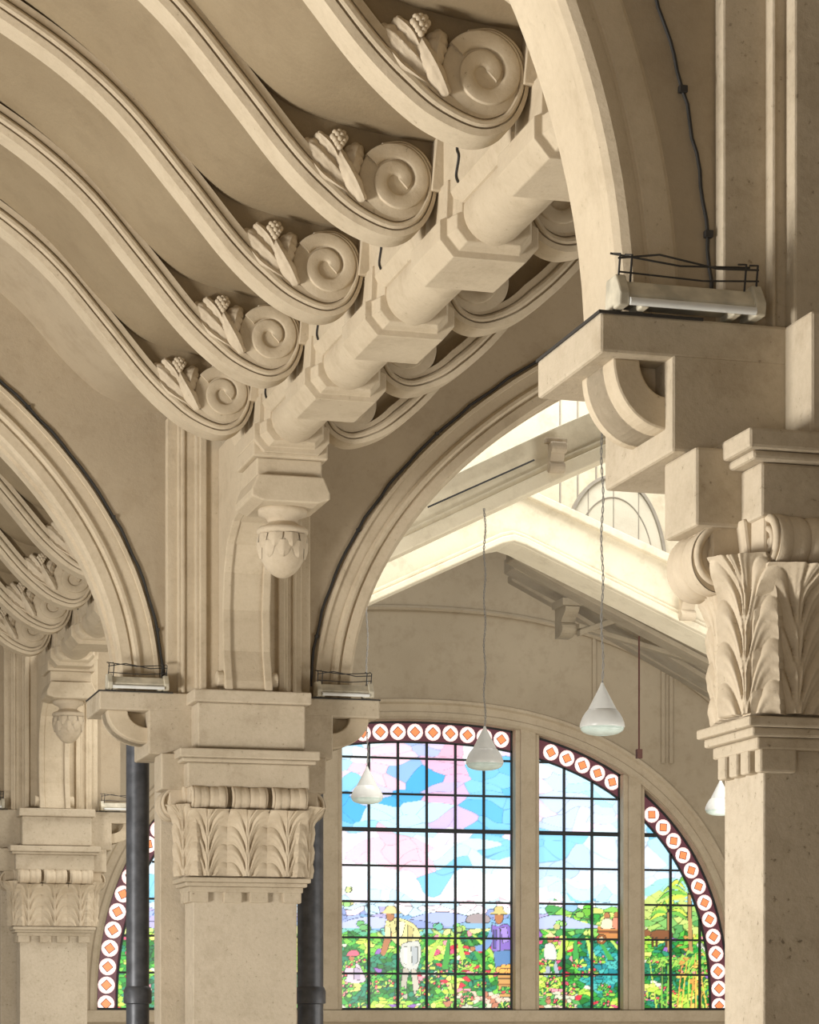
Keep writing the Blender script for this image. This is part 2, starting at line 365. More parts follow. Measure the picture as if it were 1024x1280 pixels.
def corbel(yf):
    base = (CX, yf+.15, 3.1); e = empty('corbel_bracket', base); b0 = yf+.155
    out = [(b0, 3.105), (yf-.16, 3.105), (yf-.14, 3.2), (yf-.10, 3.3), (yf-.04, 3.5), (yf-.02, 3.9), (yf-.08, 4.25), (yf-.22, 4.5), (yf-.5, 4.66), (yf-.8, 4.7), (yf-1.3, 4.72), (yf-1.3, 5.5), (b0, 5.5)]
    mb = MB(); mb.prism(out, CX-.17, CX+.17, 'yz')
    out2 = [(y-.03 if i not in (0, len(out)-1) else y, z) for i, (y, z) in enumerate(out)]
    mb.prism(out2, CX-.235, CX-.155, 'yz'); mb.prism(out2, CX+.155, CX+.235, 'yz')
    for sx in (-1, 1): mb.tube([(CX+sx*.18, yf-.06, 3.22), (CX+sx*.30, yf-.06, 3.22)], .08, 16)
    mb.obj('bracket_body', M_stone, base=base, parent=e, bevel=.012)
    mb = MB(); yb0, yb1 = yf-1.98, yf-1.25
    for z0, z1, h in ((5.10, 5.24, .29), (4.96, 5.10, .345), (4.80, 4.96, .30)):
        mb.box(CX-h, CX+h, yb0+(.35-h), yb1, z0, z1)
    mb.prism([(CX-.30, 4.8), (CX-.36, 4.66), (CX-.36, 4.6), (CX-.25, 4.56), (CX+.25, 4.56), (CX+.36, 4.6), (CX+.36, 4.66), (CX+.30, 4.8)], yb0-.02, yb1)
    mb.obj('end_block', M_stone, base=base, parent=e, bevel=.015)
    mb = MB(); cy = yf-1.64
    mb.lathe([(.20, 4.58), (.225, 4.55), (.22, 4.51), (.15, 4.48), (.13, 4.44), (.16, 4.41), (.215, 4.39), (.235, 4.37), (.235, 4.345), (.215, 4.325)], CX, cy, 40)
    body = cr([(.20, 4.335), (.214, 4.28), (.214, 4.21), (.200, 4.13), (.165, 4.05), (.11, 3.985), (.055, 3.95), (.018, 3.94)], 6)
    mb.lathe(body+[(0, 3.94)], CX, cy, 40)
    def rad(z):
        for (r0, z0), (r1, z1) in zip(body, body[1:]):
            if z1 <= z <= z0: return r0+(r1-r0)*(z0-z)/(z0-z1+1e-9)
        return .02
    for row, (zt, ln, cnt) in enumerate(((4.34, .15, 9), (4.25, .15, 9))):
        for j in range(cnt):
            a = 2*pi*(j+.5*(row % 2))/cnt; NP = 8; vs = []
            for i in range(NP+1):
                s = i/NP; z = zt-ln*s; w = (pi/cnt)*.92*(1-s**2.6)**.6
                for u in (-1, -.6, -.2, 0, .2, .6, 1):
                    r = rad(z)+.005+.008*(1-row)*(1-s)+.010*(1-u*u)+.006*(abs(u) < .1); an = a+u*w
                    vs.append((CX+r*cos(an), cy+r*sin(an), z))
            mb.add(vs, [(i*7+q, i*7+q+1, (i+1)*7+q+1, (i+1)*7+q) for i in range(NP) for q in range(6)])
    mb.obj('pendant_finial', M_capst, base=base, parent=e, smooth=True, ang=60)
    tag(e, 'plaster bracket with a rounded leafy bud under the beam end', 'bracket', 'brackets carrying the beam ends')
for yf in YF[1:]: corbel(yf)

# ------------------------------------------------------------ columns
def acanthus(R, cy, cz, ZL, tip, WD=.210, scroll=True):
    """local: +x lateral, -y outward, z up"""
    mb = MB()
    prof = cr([(-.03, 0), (-.045, .15), (-.05, .32), (-.06, .46), (-.085, .58), (-.12, .68), (-.15, .78)], 4)
    if scroll: mb.prism([(u, w) for u, w in prof if w < cz]+[(cy+.06, cz+.08), (.05, .86), (.05, 0)], -.15, .15, 'yz')
    def out(z):
        for i in range(len(prof)-1):
            if prof[i][1] <= z <= prof[i+1][1]:
                t = (z-prof[i][1])/(prof[i+1][1]-prof[i][1]); return prof[i][0]*(1-t)+prof[i+1][0]*t
        return prof[-1][0]
    NU, NV = 80, 170; vs = []
    for j in range(NV+1):
        v = j/NV; z = ZL*v
        for i in range(NU+1):
            u = -1+2*i/NU; au = abs(u)
            arch = sin(pi*.58*au**.75)
            ph = v*3.9-1.9*arch+2.1
            fr = ph-math.floor(ph)
            rid = fr**.6*(1-fr**6)
            edge = max(0, (au-.5)/.5)
            w = WD*(.95+.05*rid)*(1-.05*v**2)
            vein = .5+.5*cos(2*pi*3*fr)
            mid = max(0, 1-(au/.12)**2)
            rel = (.056*rid+.006*vein)*min(1, au/.13)*(.85-.35*au)+.044*mid*(1-.4*v)+.02*(1-au*au)
            tipc = tip*(max(0, v-.72)/.28)**1.6*(1-.35*au)
            vs.append((u*w, out(z)-.008-rel-tipc, z-.012*edge*rid+.015-tipc*.35))
    grid_solid(mb, vs, NU, NV, .03)
    if not scroll: return mb
    for sx in (-1, 1):
        sp = []
        for i in range(90):
            t = i/89; a = pi*.5+t*2*pi*1.6; r = (R-.014)*(1-t)+.030*t
            sp.append((sx*.158, cy+r*cos(a), cz+r*sin(a)))
        mb.tube(sp, [.020-.008*i/89 for i in range(90)], 10)
        mb.tube([(sx*.05, cy, cz), (sx*.150, cy, cz)], [R-.004, R-.004], 40)
        mb.ball((sx*.150, cy, cz), .024, 12, 1, 1, .8)
    NX, NA = 60, 48; vs = []
    for i in range(NX+1):
        x = -.150+.30*i/NX; u = x/.150
        for j in range(NA):
            a = 2*pi*j/NA; r = R-.016*(1-u*u)+.013*abs(sin(u*pi*2))**.7*(1-.3*abs(u))
            vs.append((x, cy+r*cos(a), cz+r*sin(a)))
    mb.add(vs, [(i*NA+j, i*NA+(j+1) % NA, (i+1)*NA+(j+1) % NA, (i+1)*NA+j) for i in range(NX) for j in range(NA)])
    return mb
AC = {'f': acanthus(.118, -.135, .740, .66, .14), 's': acanthus(.148, -.17, .700, .62, .06), 'c': acanthus(.1, 0, .7, .70, .13, .15, False)}; AC_me = {}
def column(idx, yf, cx):
    base = (cx, yf, -H); e = empty('column', base)
    def ob(mb, name, mat=M_impost, bev=.015, sm=False, par=None): return mb.obj(name, mat, base=base, parent=par or e, bevel=bev, smooth=sm)
    mb = MB()
    mb.box(cx-.515, cx+.515, yf, yf+.44, -H, 1.20)
    mb.box(cx-.25, cx+.4, yf+.4, yf+.95, -H, 2.5)
    if idx: mb.box(cx-.75, cx-.3, yf+.5, yf+.85, -H, 2.5)
    mb.box(cx-.65, cx+.65, yf-.12, yf+.55, -H, -H+.5)
    ob(mb, 'shaft', M_shaft, .01)
    mb = MB()
    mb.box(cx-.63, cx+.63, yf-.11, yf+.50, 1.255, 1.30); mb.box(cx-.60, cx+.60, yf-.08, yf+.48, 1.215, 1.255); mb.box(cx-.565, cx+.565, yf-.05, yf+.46, 1.16, 1.215)
    ob(mb, 'neck_moulding', bev=.01)
    mb = MB()
    for x in (-.46, -.13, .13, .46): mb.box(cx+x-.09, cx+x+.09, yf-.045, yf+.02, 1.06, 1.17)
    for y in (.1, .23, .36):
        for sx in (-1, 1): mb.box(cx+sx*.53-.035, cx+sx*.53+.035, yf+y-.045, yf+y+.045, 1.06, 1.17)
    ob(mb, 'dentils', bev=.012)
    mb = MB()
    mb.prism([(cx-.57, 1.29), (cx-.57, 1.8), (cx-.62, 2.18), (cx+.62, 2.18), (cx+.57, 1.8), (cx+.57, 1.29)], yf-.02, yf+.46)
    mb.box(cx-.58, cx+.58, yf-.15, yf+.38, 1.97, 2.18)
    mb.box(cx-.74, cx+.74, yf+.06, yf+.40, 1.97, 2.18)
    cap = ob(mb, 'capital', M_capst)
    spots = [(cx-.395, yf+.0, 0, 'f'), (cx, yf+.0, 0, 'f'), (cx+.395, yf+.0, 0, 'f'), (cx-.535, yf+.235, -pi/2, 's'), (cx+.535, yf+.235, pi/2, 's'), (cx-.555, yf+.015, -pi/4, 'c'), (cx+.555, yf+.015, pi/4, 'c')]
    for (x, y, rz, kd_) in spots:
        if kd_ not in AC_me:
            t = AC[kd_].obj('corner_leaf' if kd_ == 'c' else 'acanthus_scroll', M_capst, smooth=True, ang=75); AC_me[kd_] = t.data
        else:
            t = bpy.data.objects.new('corner_leaf' if kd_ == 'c' else 'acanthus_scroll', AC_me[kd_]); coll.objects.link(t)
        t.parent = cap; t.location = (x-cx, y-yf, 1.30+H); t.rotation_euler = (0, 0, rz); t.scale = (1, 1.05 if kd_ == 'f' else .9, 1.02)
    mb = MB()
    mb.box(cx-.60, cx+.60, yf-.17, yf+.44, 2.16, 2.40); mb.box(cx-.66, cx+.66, yf-.22, yf+.5, 2.40, 2.44); mb.box(cx-.69, cx+.69, yf-.25, yf+.52, 2.44, 2.53)
    for sx in (-1, 1):
        xa, xb = sorted((cx+sx*.5, cx+sx*.82)); mb.box(xa, xb, yf+.04, yf+.42, 2.15, 2.50)
    ob(mb, 'abacus')
    AH = (1.17, 1.4)[idx > 0]; BH = (.83, .92)[idx > 0]; ya, yb = yf+.17, yf+1.04
    mb = MB()
    mb.box(CX-BH, CX+BH, ya, yb, 2.50, 2.94)
    if idx == 0: mb.box(4.64, CX+.58, yf-.1, yf+.3, 2.52, 3.1)
    else:
        mb.box(CX-.50, CX+.56, yf-.16, yf+.3, 2.54, 2.98); mb.box(CX-.55, CX+.61, yf-.22, yf+.3, 2.98, 3.1)
    ob(mb, 'impost_block')
    for sx in (-1, 1):
        mb = MB()
        xa, xb = sorted((CX+sx*.24, CX+sx*AH)); mb.box(xa, xb, ya, yb, 2.92, 3.1)
        ob(mb, 'impost_arm', M_impost)
        mb = MB(); R = AH-BH-.08
        q = [(CX+sx*(BH-.01+R*cos(a)), 2.925-.31*sin(a)) for a in [pi/2*i/14 for i in range(15)]]
        qi = [(CX+sx*(BH-.01+R*.5*cos(a)), 2.925-.16*sin(a)) for a in [pi/2*i/14 for i in range(14, -1, -1)]]
        mb.prism(q+qi, ya+.08, ya+.50); mb.prism(q+[(CX+sx*(BH-.01), 2.925)], ya+.2, ya+.44)
        ob(mb, 'quarter_round_bracket', M_stone, bev=.012)
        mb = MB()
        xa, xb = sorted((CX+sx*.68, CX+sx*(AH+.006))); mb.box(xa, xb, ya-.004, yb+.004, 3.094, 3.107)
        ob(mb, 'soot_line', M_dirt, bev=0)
    labs = ['square plaster column with acanthus capital and chunky impost', 'plaster column with scrolled acanthus capital beside dark drainpipes', 'plaster column with acanthus capital far down the arcade']
    tag(e, labs[idx], 'column', 'columns of the arcade')
column(0, YF[0], CX+.05); column(1, YF[1], CX); column(2, YF[2], CX)

# ------------------------------------------------------------ fluorescent fixtures
def fixture(xc, y, L=.78, s=1.0):
    z = 3.113; base = (xc, y, z)
    mb = MB()
    mb.prism([(y-.11*s, z+.03), (y-.12*s, z+.055), (y-.07*s, z+.125*s), (y+.03, z+.125*s), (y+.05, z+.03)], xc-L/2+.03, xc+L/2-.03, 'yz')
    for q in (-1, 1):
        xa, xb = sorted((xc+q*L/2, xc+q*(L/2-.05))); mb.prism([(y-.13*s, z+.0), (y-.14*s, z+.06), (y-.08*s, z+.15*s), (y+.04, z+.15*s), (y+.06, z+.0)], xa, xb, 'yz')
    for q in (-.22, .22): mb.box(xc+q-.02, xc+q+.02, y-.11*s, y+.05, z, z+.04)
    o = mb.obj('fluorescent_fixture', M_lampbody, base=base, bevel=.008)
    mb = MB(); mb.tube([(xc-L/2+.05, y-.13*s, z+.02), (xc+L/2-.05, y-.13*s, z+.02)], .018, 10)
    mb.obj('tube_lamp', M_white, base=base, parent=o, smooth=True)
    mb = MB()
    for q in (-.48, -.4, .38, .46):
        mb.tube([(xc+q*L, y-.08, z+.12), (xc+q*L+.01, y-.08, z+.24), (xc+q*L+.015, y+.02, z+.27)], .005, 5)
    mb.tube([(xc-.48*L, y-.08, z+.22), (xc-.2*L, y-.08, z+.25), (xc+.2*L, y-.08, z+.21), (xc+.48*L, y-.08, z+.22)], .005, 5)
    mb.tube([(xc-.48*L, y+.02, z+.27), (xc, y+.02, z+.24), (xc+.48*L, y+.02, z+.26)], .005, 5)
    mb.tube([(xc-.48*L, y-.08, z+.16), (xc+.1*L, y-.08, z+.15), (xc+.48*L, y-.08, z+.17)], .0045, 5)
    mb.obj('wire_guard', M_iron, base=base, parent=o, smooth=True)
    tag(o, 'cream fluorescent lamp housing with wires on an impost ledge', 'lamp', 'fluorescent lamps on the imposts')
fixture(4.16, YF[0]+.22, .70)
for yf in YF[1:]:
    fixture(3.89, yf+.22, .60); fixture(5.95, yf+.22, .58)

for x, r, lb in ((4.06, .118, 'dark grey cast iron drainpipe with collar'), (5.85, .135, 'dark grey cast iron drainpipe partly behind column')):
    mb = MB(); y = YF[1]+1.04+.15; top = 2.9
    mb.lathe([(r, -H), (r, top)], x, y, 20)
    for z in (.16, -2.5, -5): mb.lathe([(r, z-.08), (r+.025, z-.07), (r+.025, z+.05), (r+.01, z+.09), (r, z+.1)], x, y, 20)
    o = mb.obj('drainpipe', M_pipe, base=(x, y, -H), smooth=True); tag(o, lb, 'pipe', 'drainpipes by the column')

# ------------------------------------------------------------ pendant lamps
def lamp(X, Y, zb, ztop):
    base = (X, Y, zb); e = empty('pendant_lamp', (X, Y, zb))
    mb = MB()
    mb.lathe([(0, zb+.565), (.012, zb+.56), (.022, zb+.53), (.140, zb+.30), (.142, zb+.29), (.0, zb+.29)], X, Y, 30)
    mb.obj('lamp_cap', M_white, base=base, parent=e, smooth=True)
    mb = MB()
    mb.lathe([(.136, zb+.292), (.150, zb+.285), (.178, zb+.25), (.204, zb+.205), (.222, zb+.155), (.227, zb+.12), (.222, zb+.11)], X, Y, 36)
    mb.obj('lamp_shade', M_white, base=base, parent=e, smooth=True)
    mb = MB(); pr = []
    for i in range(15):
        t = i/14; r = .220*(1-t**2.6)**.5; z = zb+.03+.085*(1-t)
        pr.append((r*(1-.025*(i % 2)), z))
    mb.lathe(pr, X, Y, 36)
    mb.obj('ribbed_bowl', M_lens, base=base, parent=e, smooth=True, ang=60)
    mb = MB(); n = 140
    for s in (0, pi):
        mb.tube([(X+.009*cos(s+i*.9)+.010*sin(i*.21), Y+.009*sin(s+i*.9), zb+.55+(ztop-zb-.55)*i/n) for i in range(n+1)], .0055, 5)
    mb.obj('cord', M_cord, base=base, parent=e, smooth=True)
    tag(e, 'white enamel pendant lamp with conical cap on twisted cord', 'lamp', 'pendant lamps of the aisle')
lamp(X_at(753, 23.26), 23.26, 2.74, 7.2)
lamp(X_at(606, 28.16), 28.16, 2.86, 6.03)
lamp(X_at(459, 33.5), 33.5, 2.89, 7.2)
lamp(X_at(901, 33.6), 33.6, 2.85, 6.6)

# ------------------------------------------------------------ far wall + window
YW = 51.0; WC = 14.66; WA = 7.12; WB = 6.24; WN = 2.35; WZ0 = .04
def win_z(X, off=0):
    a, b = WA+off, WB+off; t = abs(X-WC)/a
    return WZ0+b*(1-t**WN)**(1/WN) if t < 1 else None
def win_path(off=0, n=120):
    a, b = WA+off, WB+off; pts = []
    for i in range(n+1):
        t = pi-pi*i/n; c, s = cos(t), sin(t)
        pts.append((WC+a*math.copysign(abs(c)**(2/WN), c), WZ0+b*abs(s)**(2/WN)))
    return pts
mb = MB(); P = win_path(0)
y0, y1 = YW, YW+.6
seq = [(-14, WZ0), (P[0][0]-1e-3, WZ0)]+P+[(P[-1][0]+1e-3, WZ0), (27, WZ0)]
top = 10.5; vs = []; fs = []
for x, z in seq: vs += [(x, y0, z), (x, y0, top), (x, y1, z), (x, y1, top)]
for i in range(len(seq)-1):
    a, b = 4*i, 4*(i+1); fs += [(a, b, b+1, a+1), (a+2, a+3, b+3, b+2), (a, a+2, b+2, b), (a+1, b+1, b+3, a+3)]
mb.add(vs, fs); mb.box(-14, 27, y0, y1, -H, WZ0-.001)
tag(mb.obj('wall_back', M_far), kind='structure')
mb = MB(); mb.sweep(win_path(.02), [(0, .5), (0, -.05), (.06, -.1), (.14, -.1), (.17, -.04), (.32, -.04), (.36, -.09), (.42, -.09), (.45, 0), (.45, .3), (.2, .5)], y0=YW)
tag(mb.obj('trim_7', M_stone, smooth=True, ang=25), kind='structure')
mb = MB(); mb.sweep(win_path(2.35), [(0, .1), (0, -.08), (.05, -.11), (.1, -.08), (.12, .1)], y0=YW)
for x in (X_at(742, YW), X_at(828, YW), X_at(838, YW)): mb.box(x-.04, x+.04, YW-.06, YW+.02, 6.5 if x < 19 else 5.5, 9)
tag(mb.obj('trim_8', M_far, smooth=True), kind='structure')
mb = MB(); mb.box(WC-WA-.4, WC+WA+.4, YW-.25, YW+.5, -.22, WZ0); tag(mb.obj('trim_9', M_stone, bevel=.03), kind='structure')

win = empty('window_1', (WC, YW+.3, WZ0)); tag(win, 'arched stained glass window with farm workers and medallion border', kind='structure')
wb = (WC, YW+.3, WZ0); MC = 14.735
mr = [(X_at(645, YW), X_at(675, YW)), (X_at(780, YW), X_at(807, YW))]
ml = [(2*MC-b, 2*MC-a) for a, b in mr]
mulls = sorted(ml+mr)
for a, b in mulls:
    mb = MB(); zt = win_z((a+b)/2)+.15
    mb.box(a, b, YW+.02, YW+.5, WZ0, zt); mb.box(a+.1, b-.1, YW-.05, YW+.1, WZ0, zt)
    mb.obj('mullion', M_stone, base=wb, parent=win, bevel=.03)
edges = [WC-WA]+[e for m in mulls for e in m]+[WC+WA]
panels = [(edges[i], edges[i+1]) for i in range(0, len(edges), 2)]
BW = .45

# --- stained glass (flat artwork on the window plane)
rs = random.Random(3)
def nz(x, y, s, o=0.): return noise.noise(Vector((x/s+o, y/s-o, o*1.7)))
seeds = []
def scat(x0, x1, y0, y1, dx, dy):
    y = y0; r = 0
    while y < y1:
        x = x0+(r % 2)*dx/2
        while x < x1:
            seeds.append((x+rs.uniform(-.45, .45)*dx, y+rs.uniform(-.45, .45)*dy)); x += dx
        y += dy; r += 1
scat(100, 940, 880, 1122, 38, 13)
scat(100, 940, 1126, 1166, 24, 5.5)
scat(100, 940, 1168, 1275, 8, 5)
def pick(l): return l[rs.randrange(len(l))]
def lerp(a, b, t): t = max(0, min(1, t)); return tuple(a[i]*(1-t)+b[i]*t for i in range(3))
cols = []
CY = (.08, .42, .76); LB = (.30, .66, .90); WH = (.84, .91, .96); PK = (.82, .46, .60); LI = (.50, .50, .84); PW = (.92, .74, .84); TE = (.10, .48, .52); PB = (.54, .77, .94)
for (x, y) in seeds:
    if y < 1126:
        v = nz(x, y*1.6, 95, 3.1); v2 = nz(x, y*1.4, 80, 9.3)
        if y < 1040:
            s = v*1.7+rs.uniform(-.05, .05)
            c = lerp(CY, LB, (s+.4)/.35) if s < -.05 else lerp(LB, WH, (s+.05)/.5)
            if v2 > .12: c = lerp(c, lerp(LI, PW, .3+.4*rs.random()), min(1, (v2-.12)*6))
            if v2 < -.24: c = lerp(PW, LI, rs.random()*.5)
        else:
            s = v*1.5+rs.uniform(-.06, .06)
            c = lerp(PB, WH, (s+.25)/.4)
            if s < -.3: c = lerp(CY, LB, .7)
            if v2 > .16: c = lerp(c, lerp(PW, LI, rs.random()*.4), .6)
            if x > 660: c = lerp(c, LB, .3+.15*rs.random())
        if ((x-497)/42)**2+((y-1066)/24)**2 < 1: c = lerp(PW, PK, .4+rs.random()*.3)
        if ((x-562)/24)**2+((y-985)/54)**2 < 1: c = lerp(PK, LI, rs.random())
        if ((x-474)/30)**2+((y-955)/28)**2 < 1: c = lerp(PW, PK, .2+rs.random()*.5)
        if 580 < x < 645 and 955 < y < 1035: c = lerp(CY, LB, rs.random()*.7)
        if 430 < x < 470 and y < 935: c = lerp(CY, LB, rs.random())
        if 470 < x < 545 and 1005 < y < 1040: c = lerp(LB, WH, .4)
        if 690 < x < 780 and y < 1035: c = lerp(c, LB, .5)
        if x > 805 and y > 1095: c = lerp(LB, (.35, .7, .6), rs.random())
    elif y < 1168:
        r = 1143+8*sin(x/40.)+6*sin(x/17.)
        if y < r: c = pick([WH, PB, PW])
        elif y < 1158: c = pick([(.26, .34, .64), (.34, .43, .76), (.20, .40, .66), (.42, .40, .68), (.30, .52, .78)])
        else: c = pick([(.1, .45, .25), (.5, .7, .2), (.2, .55, .5), (.7, .78, .3)])
        if x > 805: c = pick([(.10, .34, .10), (.22, .50, .14), (.40, .62, .16), (.55, .68, .2)])
        if x > 690 and x < 800 and y > 1135: c = pick([(.25, .6, .12), (.6, .8, .2), (.08, .35, .1)])
    else:
        g = nz(x, y*1.4, 30, 5.5)+rs.uniform(-.06, .06)
        if g > .16: c = pick([(.55, .76, .10), (.40, .68, .08), (.74, .80, .20), (.32, .62, .08)])
        elif g > -.10: c = pick([(.05, .38, .06), (.10, .50, .06), (.03, .30, .05), (.20, .58, .07)])
        else: c = pick([(.015, .14, .05), (.015, .22, .12), (.02, .19, .03), (.03, .28, .16)])
        q = rs.random()
        redz = 520 < x < 620 or 690 < x < 720 or x < 200
        if q < (.14 if redz else .03): c = pick([(.66, .04, .07), (.74, .10, .22), (.78, .32, .38)])
        elif q < (.16 if redz else .045): c = (.72, .76, .64)
        elif q < .07: c = (.30, .14, .50)
        elif x > 850 and q < .3: c = pick([(.78, .58, .12), (.60, .32, .08)])
        if y > 1240 and 560 < x < 720: c = pick([(.74, .56, .45), (.1, .4, .1), (.62, .66, .5), (.5, .2, .12)])
        if 722 < x < 778 and ((x-750)/26)**2+((y-1212)/28)**2 < 1: c = pick([(.03, .36, .36), (.02, .25, .30), (.08, .48, .45)])
    cols.append(c)
kd = kdtree.KDTree(len(seeds))
for i, (x, y) in enumerate(seeds): kd.insert((x, y*1.9, 0), i)
kd.balance()
figs = []
def ell(cx, cy, rx, ry, c, n=18, rot=0):
    figs.append(([(cx+rx*cos(2*pi*i/n)*cos(rot)-ry*sin(2*pi*i/n)*sin(rot), cy+rx*cos(2*pi*i/n)*sin(rot)+ry*sin(2*pi*i/n)*cos(rot)) for i in range(n)], c))
def pol(p, c, sm=True):
    if sm and len(p) > 4:
        q = cr(list(p)+[p[0]], 3)[:-1]; figs.append((q, c))
    else: figs.append((p, c))
SK = (.42, .18, .08)
for cx_, w_, h_, c_ in ((470, 60, 14, (.48, .54, .82)), (560, 75, 20, (.38, .46, .78)), (520, 45, 10, (.28, .36, .66)), (700, 50, 16, (.44, .52, .80)), (600, 40, 9, (.24, .44, .64))):
    pol([(cx_-w_, 1160), (cx_-w_*.55, 1160-h_*.7), (cx_-w_*.15, 1160-h_), (cx_+w_*.2, 1160-h_*.85), (cx_+w_*.6, 1160-h_*.4), (cx_+w_, 1160)], c_)
for cxp, cyp, L_ in ((862, 1118, 42), (836, 1140, 24)):
    for a in range(11):
        t = pi*(.92+1.16*a/10.); ex, ey = cxp+L_*cos(t), cyp+L_*.55*sin(t)+L_*.30
        mx_, my_ = cxp+L_*.55*cos(t), cyp+L_*.5*sin(t)
        pol([(cxp-1, cyp), (mx_, my_-3), (ex, ey), (mx_, my_+2.5), (cxp+1, cyp+2)], ((.60, .72, .10), (.16, .46, .08), (.38, .62, .10))[a % 3])
    pol([(cxp-2, cyp), (cxp+2, cyp), (cxp+4, 1190), (cxp-1, 1190)], (.42, .26, .10), False)
for cx_, cy_, r_, c_ in ((735, 1140, 12, (.12, .45, .08)), (722, 1146, 9, (.3, .6, .1)), (745, 1148, 8, (.05, .3, .08)), (884, 1152, 10, (.2, .5, .1)), (434, 1128, 8, (.45, .6, .2)), (437, 1112, 6, (.75, .82, .3)), (546, 1158, 9, (.1, .5, .35)), (575, 1160, 8, (.35, .65, .15)), (455, 1158, 9, (.2, .5, .2)), (660, 1158, 9, (.2, .5, .2)), (700, 1156, 8, (.4, .65, .2))):
    for q in range(4): ell(cx_+rs.uniform(-.5, .5)*r_, cy_+rs.uniform(-.4, .4)*r_, r_*.55, r_*.42, tuple(min(1, k_*rs.uniform(.7, 1.35)) for k_ in c_), 12)
for j in range(7):
    xt = 540+j*10; xb_ = 500+j*26
    pol([(xt, 1168), (xt+3, 1168), (xb_+9, 1212), (xb_, 1212)], ((.06, .34, .06), (.40, .66, .10))[j % 2], False)
for j in range(6):
    xt = 690+j*14; xb_ = 672+j*22
    pol([(xt, 1172), (xt+3, 1172), (xb_+8, 1200), (xb_, 1200)], ((.06, .36, .08), (.48, .70, .14))[j % 2], False)
pol([(482, 1152), (492, 1147), (507, 1150), (520, 1158), (525, 1171), (518, 1181), (506, 1184), (490, 1175)], (.74, .68, .30))
pol([(496, 1151), (507, 1153), (503, 1169), (497, 1176)], (.84, .80, .54)); pol([(510, 1156), (517, 1161), (515, 1176), (510, 1177)], (.54, .48, .20)); pol([(487, 1153), (493, 1150), (495, 1164), (490, 1168)], (.62, .58, .26))
pol([(483, 1142), (490, 1141), (493, 1146), (489, 1151), (484, 1149)], SK)
pol([(475, 1141), (481, 1138), (484, 1133), (493, 1133), (496, 1138), (502, 1141), (490, 1142)], (.74, .62, .30))
pol([(503, 1180), (515, 1177), (524, 1178), (526, 1195), (520, 1213), (511, 1214), (502, 1205), (500, 1192)], (.56, .58, .54)); pol([(514, 1183), (522, 1184), (522, 1202), (516, 1208)], (.40, .44, .46)); pol([(505, 1184), (509, 1184), (509, 1206), (505, 1204)], (.70, .70, .64))
pol([(504, 1210), (511, 1213), (508, 1231), (509, 1247), (503, 1247), (502, 1230)], (.46, .43, .36)); pol([(514, 1212), (520, 1213), (523, 1229), (526, 1244), (519, 1245), (516, 1230)], (.54, .50, .42))
pol([(484, 1160), (490, 1167), (486, 1182), (481, 1194), (476, 1191), (480, 1176)], SK); pol([(481, 1156), (488, 1160), (488, 1171), (482, 1171)], (.74, .70, .40))
ell(441, 1198, 4.5, 5, SK); pol([(433, 1195), (437, 1189), (445, 1188), (449, 1193), (442, 1195)], (.74, .14, .22)); pol([(435, 1206), (447, 1205), (453, 1214), (456, 1227), (432, 1227), (431, 1214)], (.64, .54, .62)); pol([(443, 1208), (450, 1212), (450, 1225), (443, 1224)], (.46, .38, .52))
pol([(619, 1142), (628, 1142), (629, 1149), (624, 1155), (619, 1150)], SK); pol([(611, 1142), (618, 1139), (619, 1134), (628, 1133), (630, 1139), (636, 1142), (624, 1143)], (.58, .50, .2))
pol([(615, 1156), (624, 1158), (633, 1155), (641, 1164), (642, 1181), (638, 1191), (617, 1191), (614, 1172)], (.22, .14, .50)); pol([(626, 1160), (633, 1159), (636, 1176), (629, 1179)], (.36, .26, .66)); pol([(617, 1162), (621, 1163), (620, 1185), (617, 1185)], (.12, .10, .34)); pol([(622, 1160), (625, 1161), (625, 1188), (622, 1188)], (.28, .22, .58))
pol([(614, 1158), (610, 1170), (604, 1180), (593, 1183), (593, 1188), (606, 1188), (615, 1178)], (.18, .32, .58)); ell(591, 1186, 3.2, 3, SK)
pol([(617, 1190), (640, 1188), (640, 1200), (638, 1212), (630, 1207), (621, 1213)], (.10, .22, .44))
pol([(622, 1215), (645, 1215), (643, 1246), (625, 1246)], (.56, .31, .10), False)
for yy in (1222, 1230, 1238): pol([(623, yy), (645, yy), (645, yy+1.5), (623, yy+1.5)], (.3, .13, .04), False)
for dx_, dy_ in ((-9, 0), (-3, -3), (3, -3), (9, 0), (0, 2), (-5, 2), (5, 2)): ell(633+dx_, 1212+dy_, 4, 3.5, (.88, .42, .10), 10)
pol([(585, 1145), (597, 1142), (610, 1145), (611, 1153), (584, 1153)], (.35, .3, .32))
pol([(747, 1158), (778, 1158), (776, 1173), (750, 1173)], (.56, .24, .08), False); pol([(747, 1164), (777, 1164), (777, 1166), (747, 1166)], (.3, .1, .04), False); ell(752, 1174, 6, 6, (.3, .1, .03)); ell(752, 1174, 3, 3, (.7, .5, .3))
ell(759, 1145, 3.6, 4.2, SK); pol([(753, 1150), (760, 1148), (766, 1152), (766, 1160), (752, 1160)], (.72, .66, .48)); ell(771, 1144, 3.5, 4.2, SK); pol([(766, 1148), (773, 1147), (778, 1152), (778, 1160), (767, 1160)], (.70, .28, .18))
pol([(813, 1166), (820, 1163), (832, 1163), (840, 1166), (840, 1172), (832, 1174), (820, 1174), (813, 1171)], (.22, .09, .04)); pol([(814, 1166), (809, 1162), (804, 1165), (806, 1170), (813, 1169)], (.26, .11, .05)); pol([(808, 1162), (806, 1158), (809, 1160)], (.8, .75, .6), False)
for x in (815, 820, 832, 837): pol([(x, 1172), (x+2, 1172), (x+1.6, 1184), (x+.4, 1184)], (.18, .07, .03), False)
ell(688, 1174, 4, 4.5, SK); pol([(681, 1171), (688, 1165), (695, 1171)], (.72, .62, .34), False)
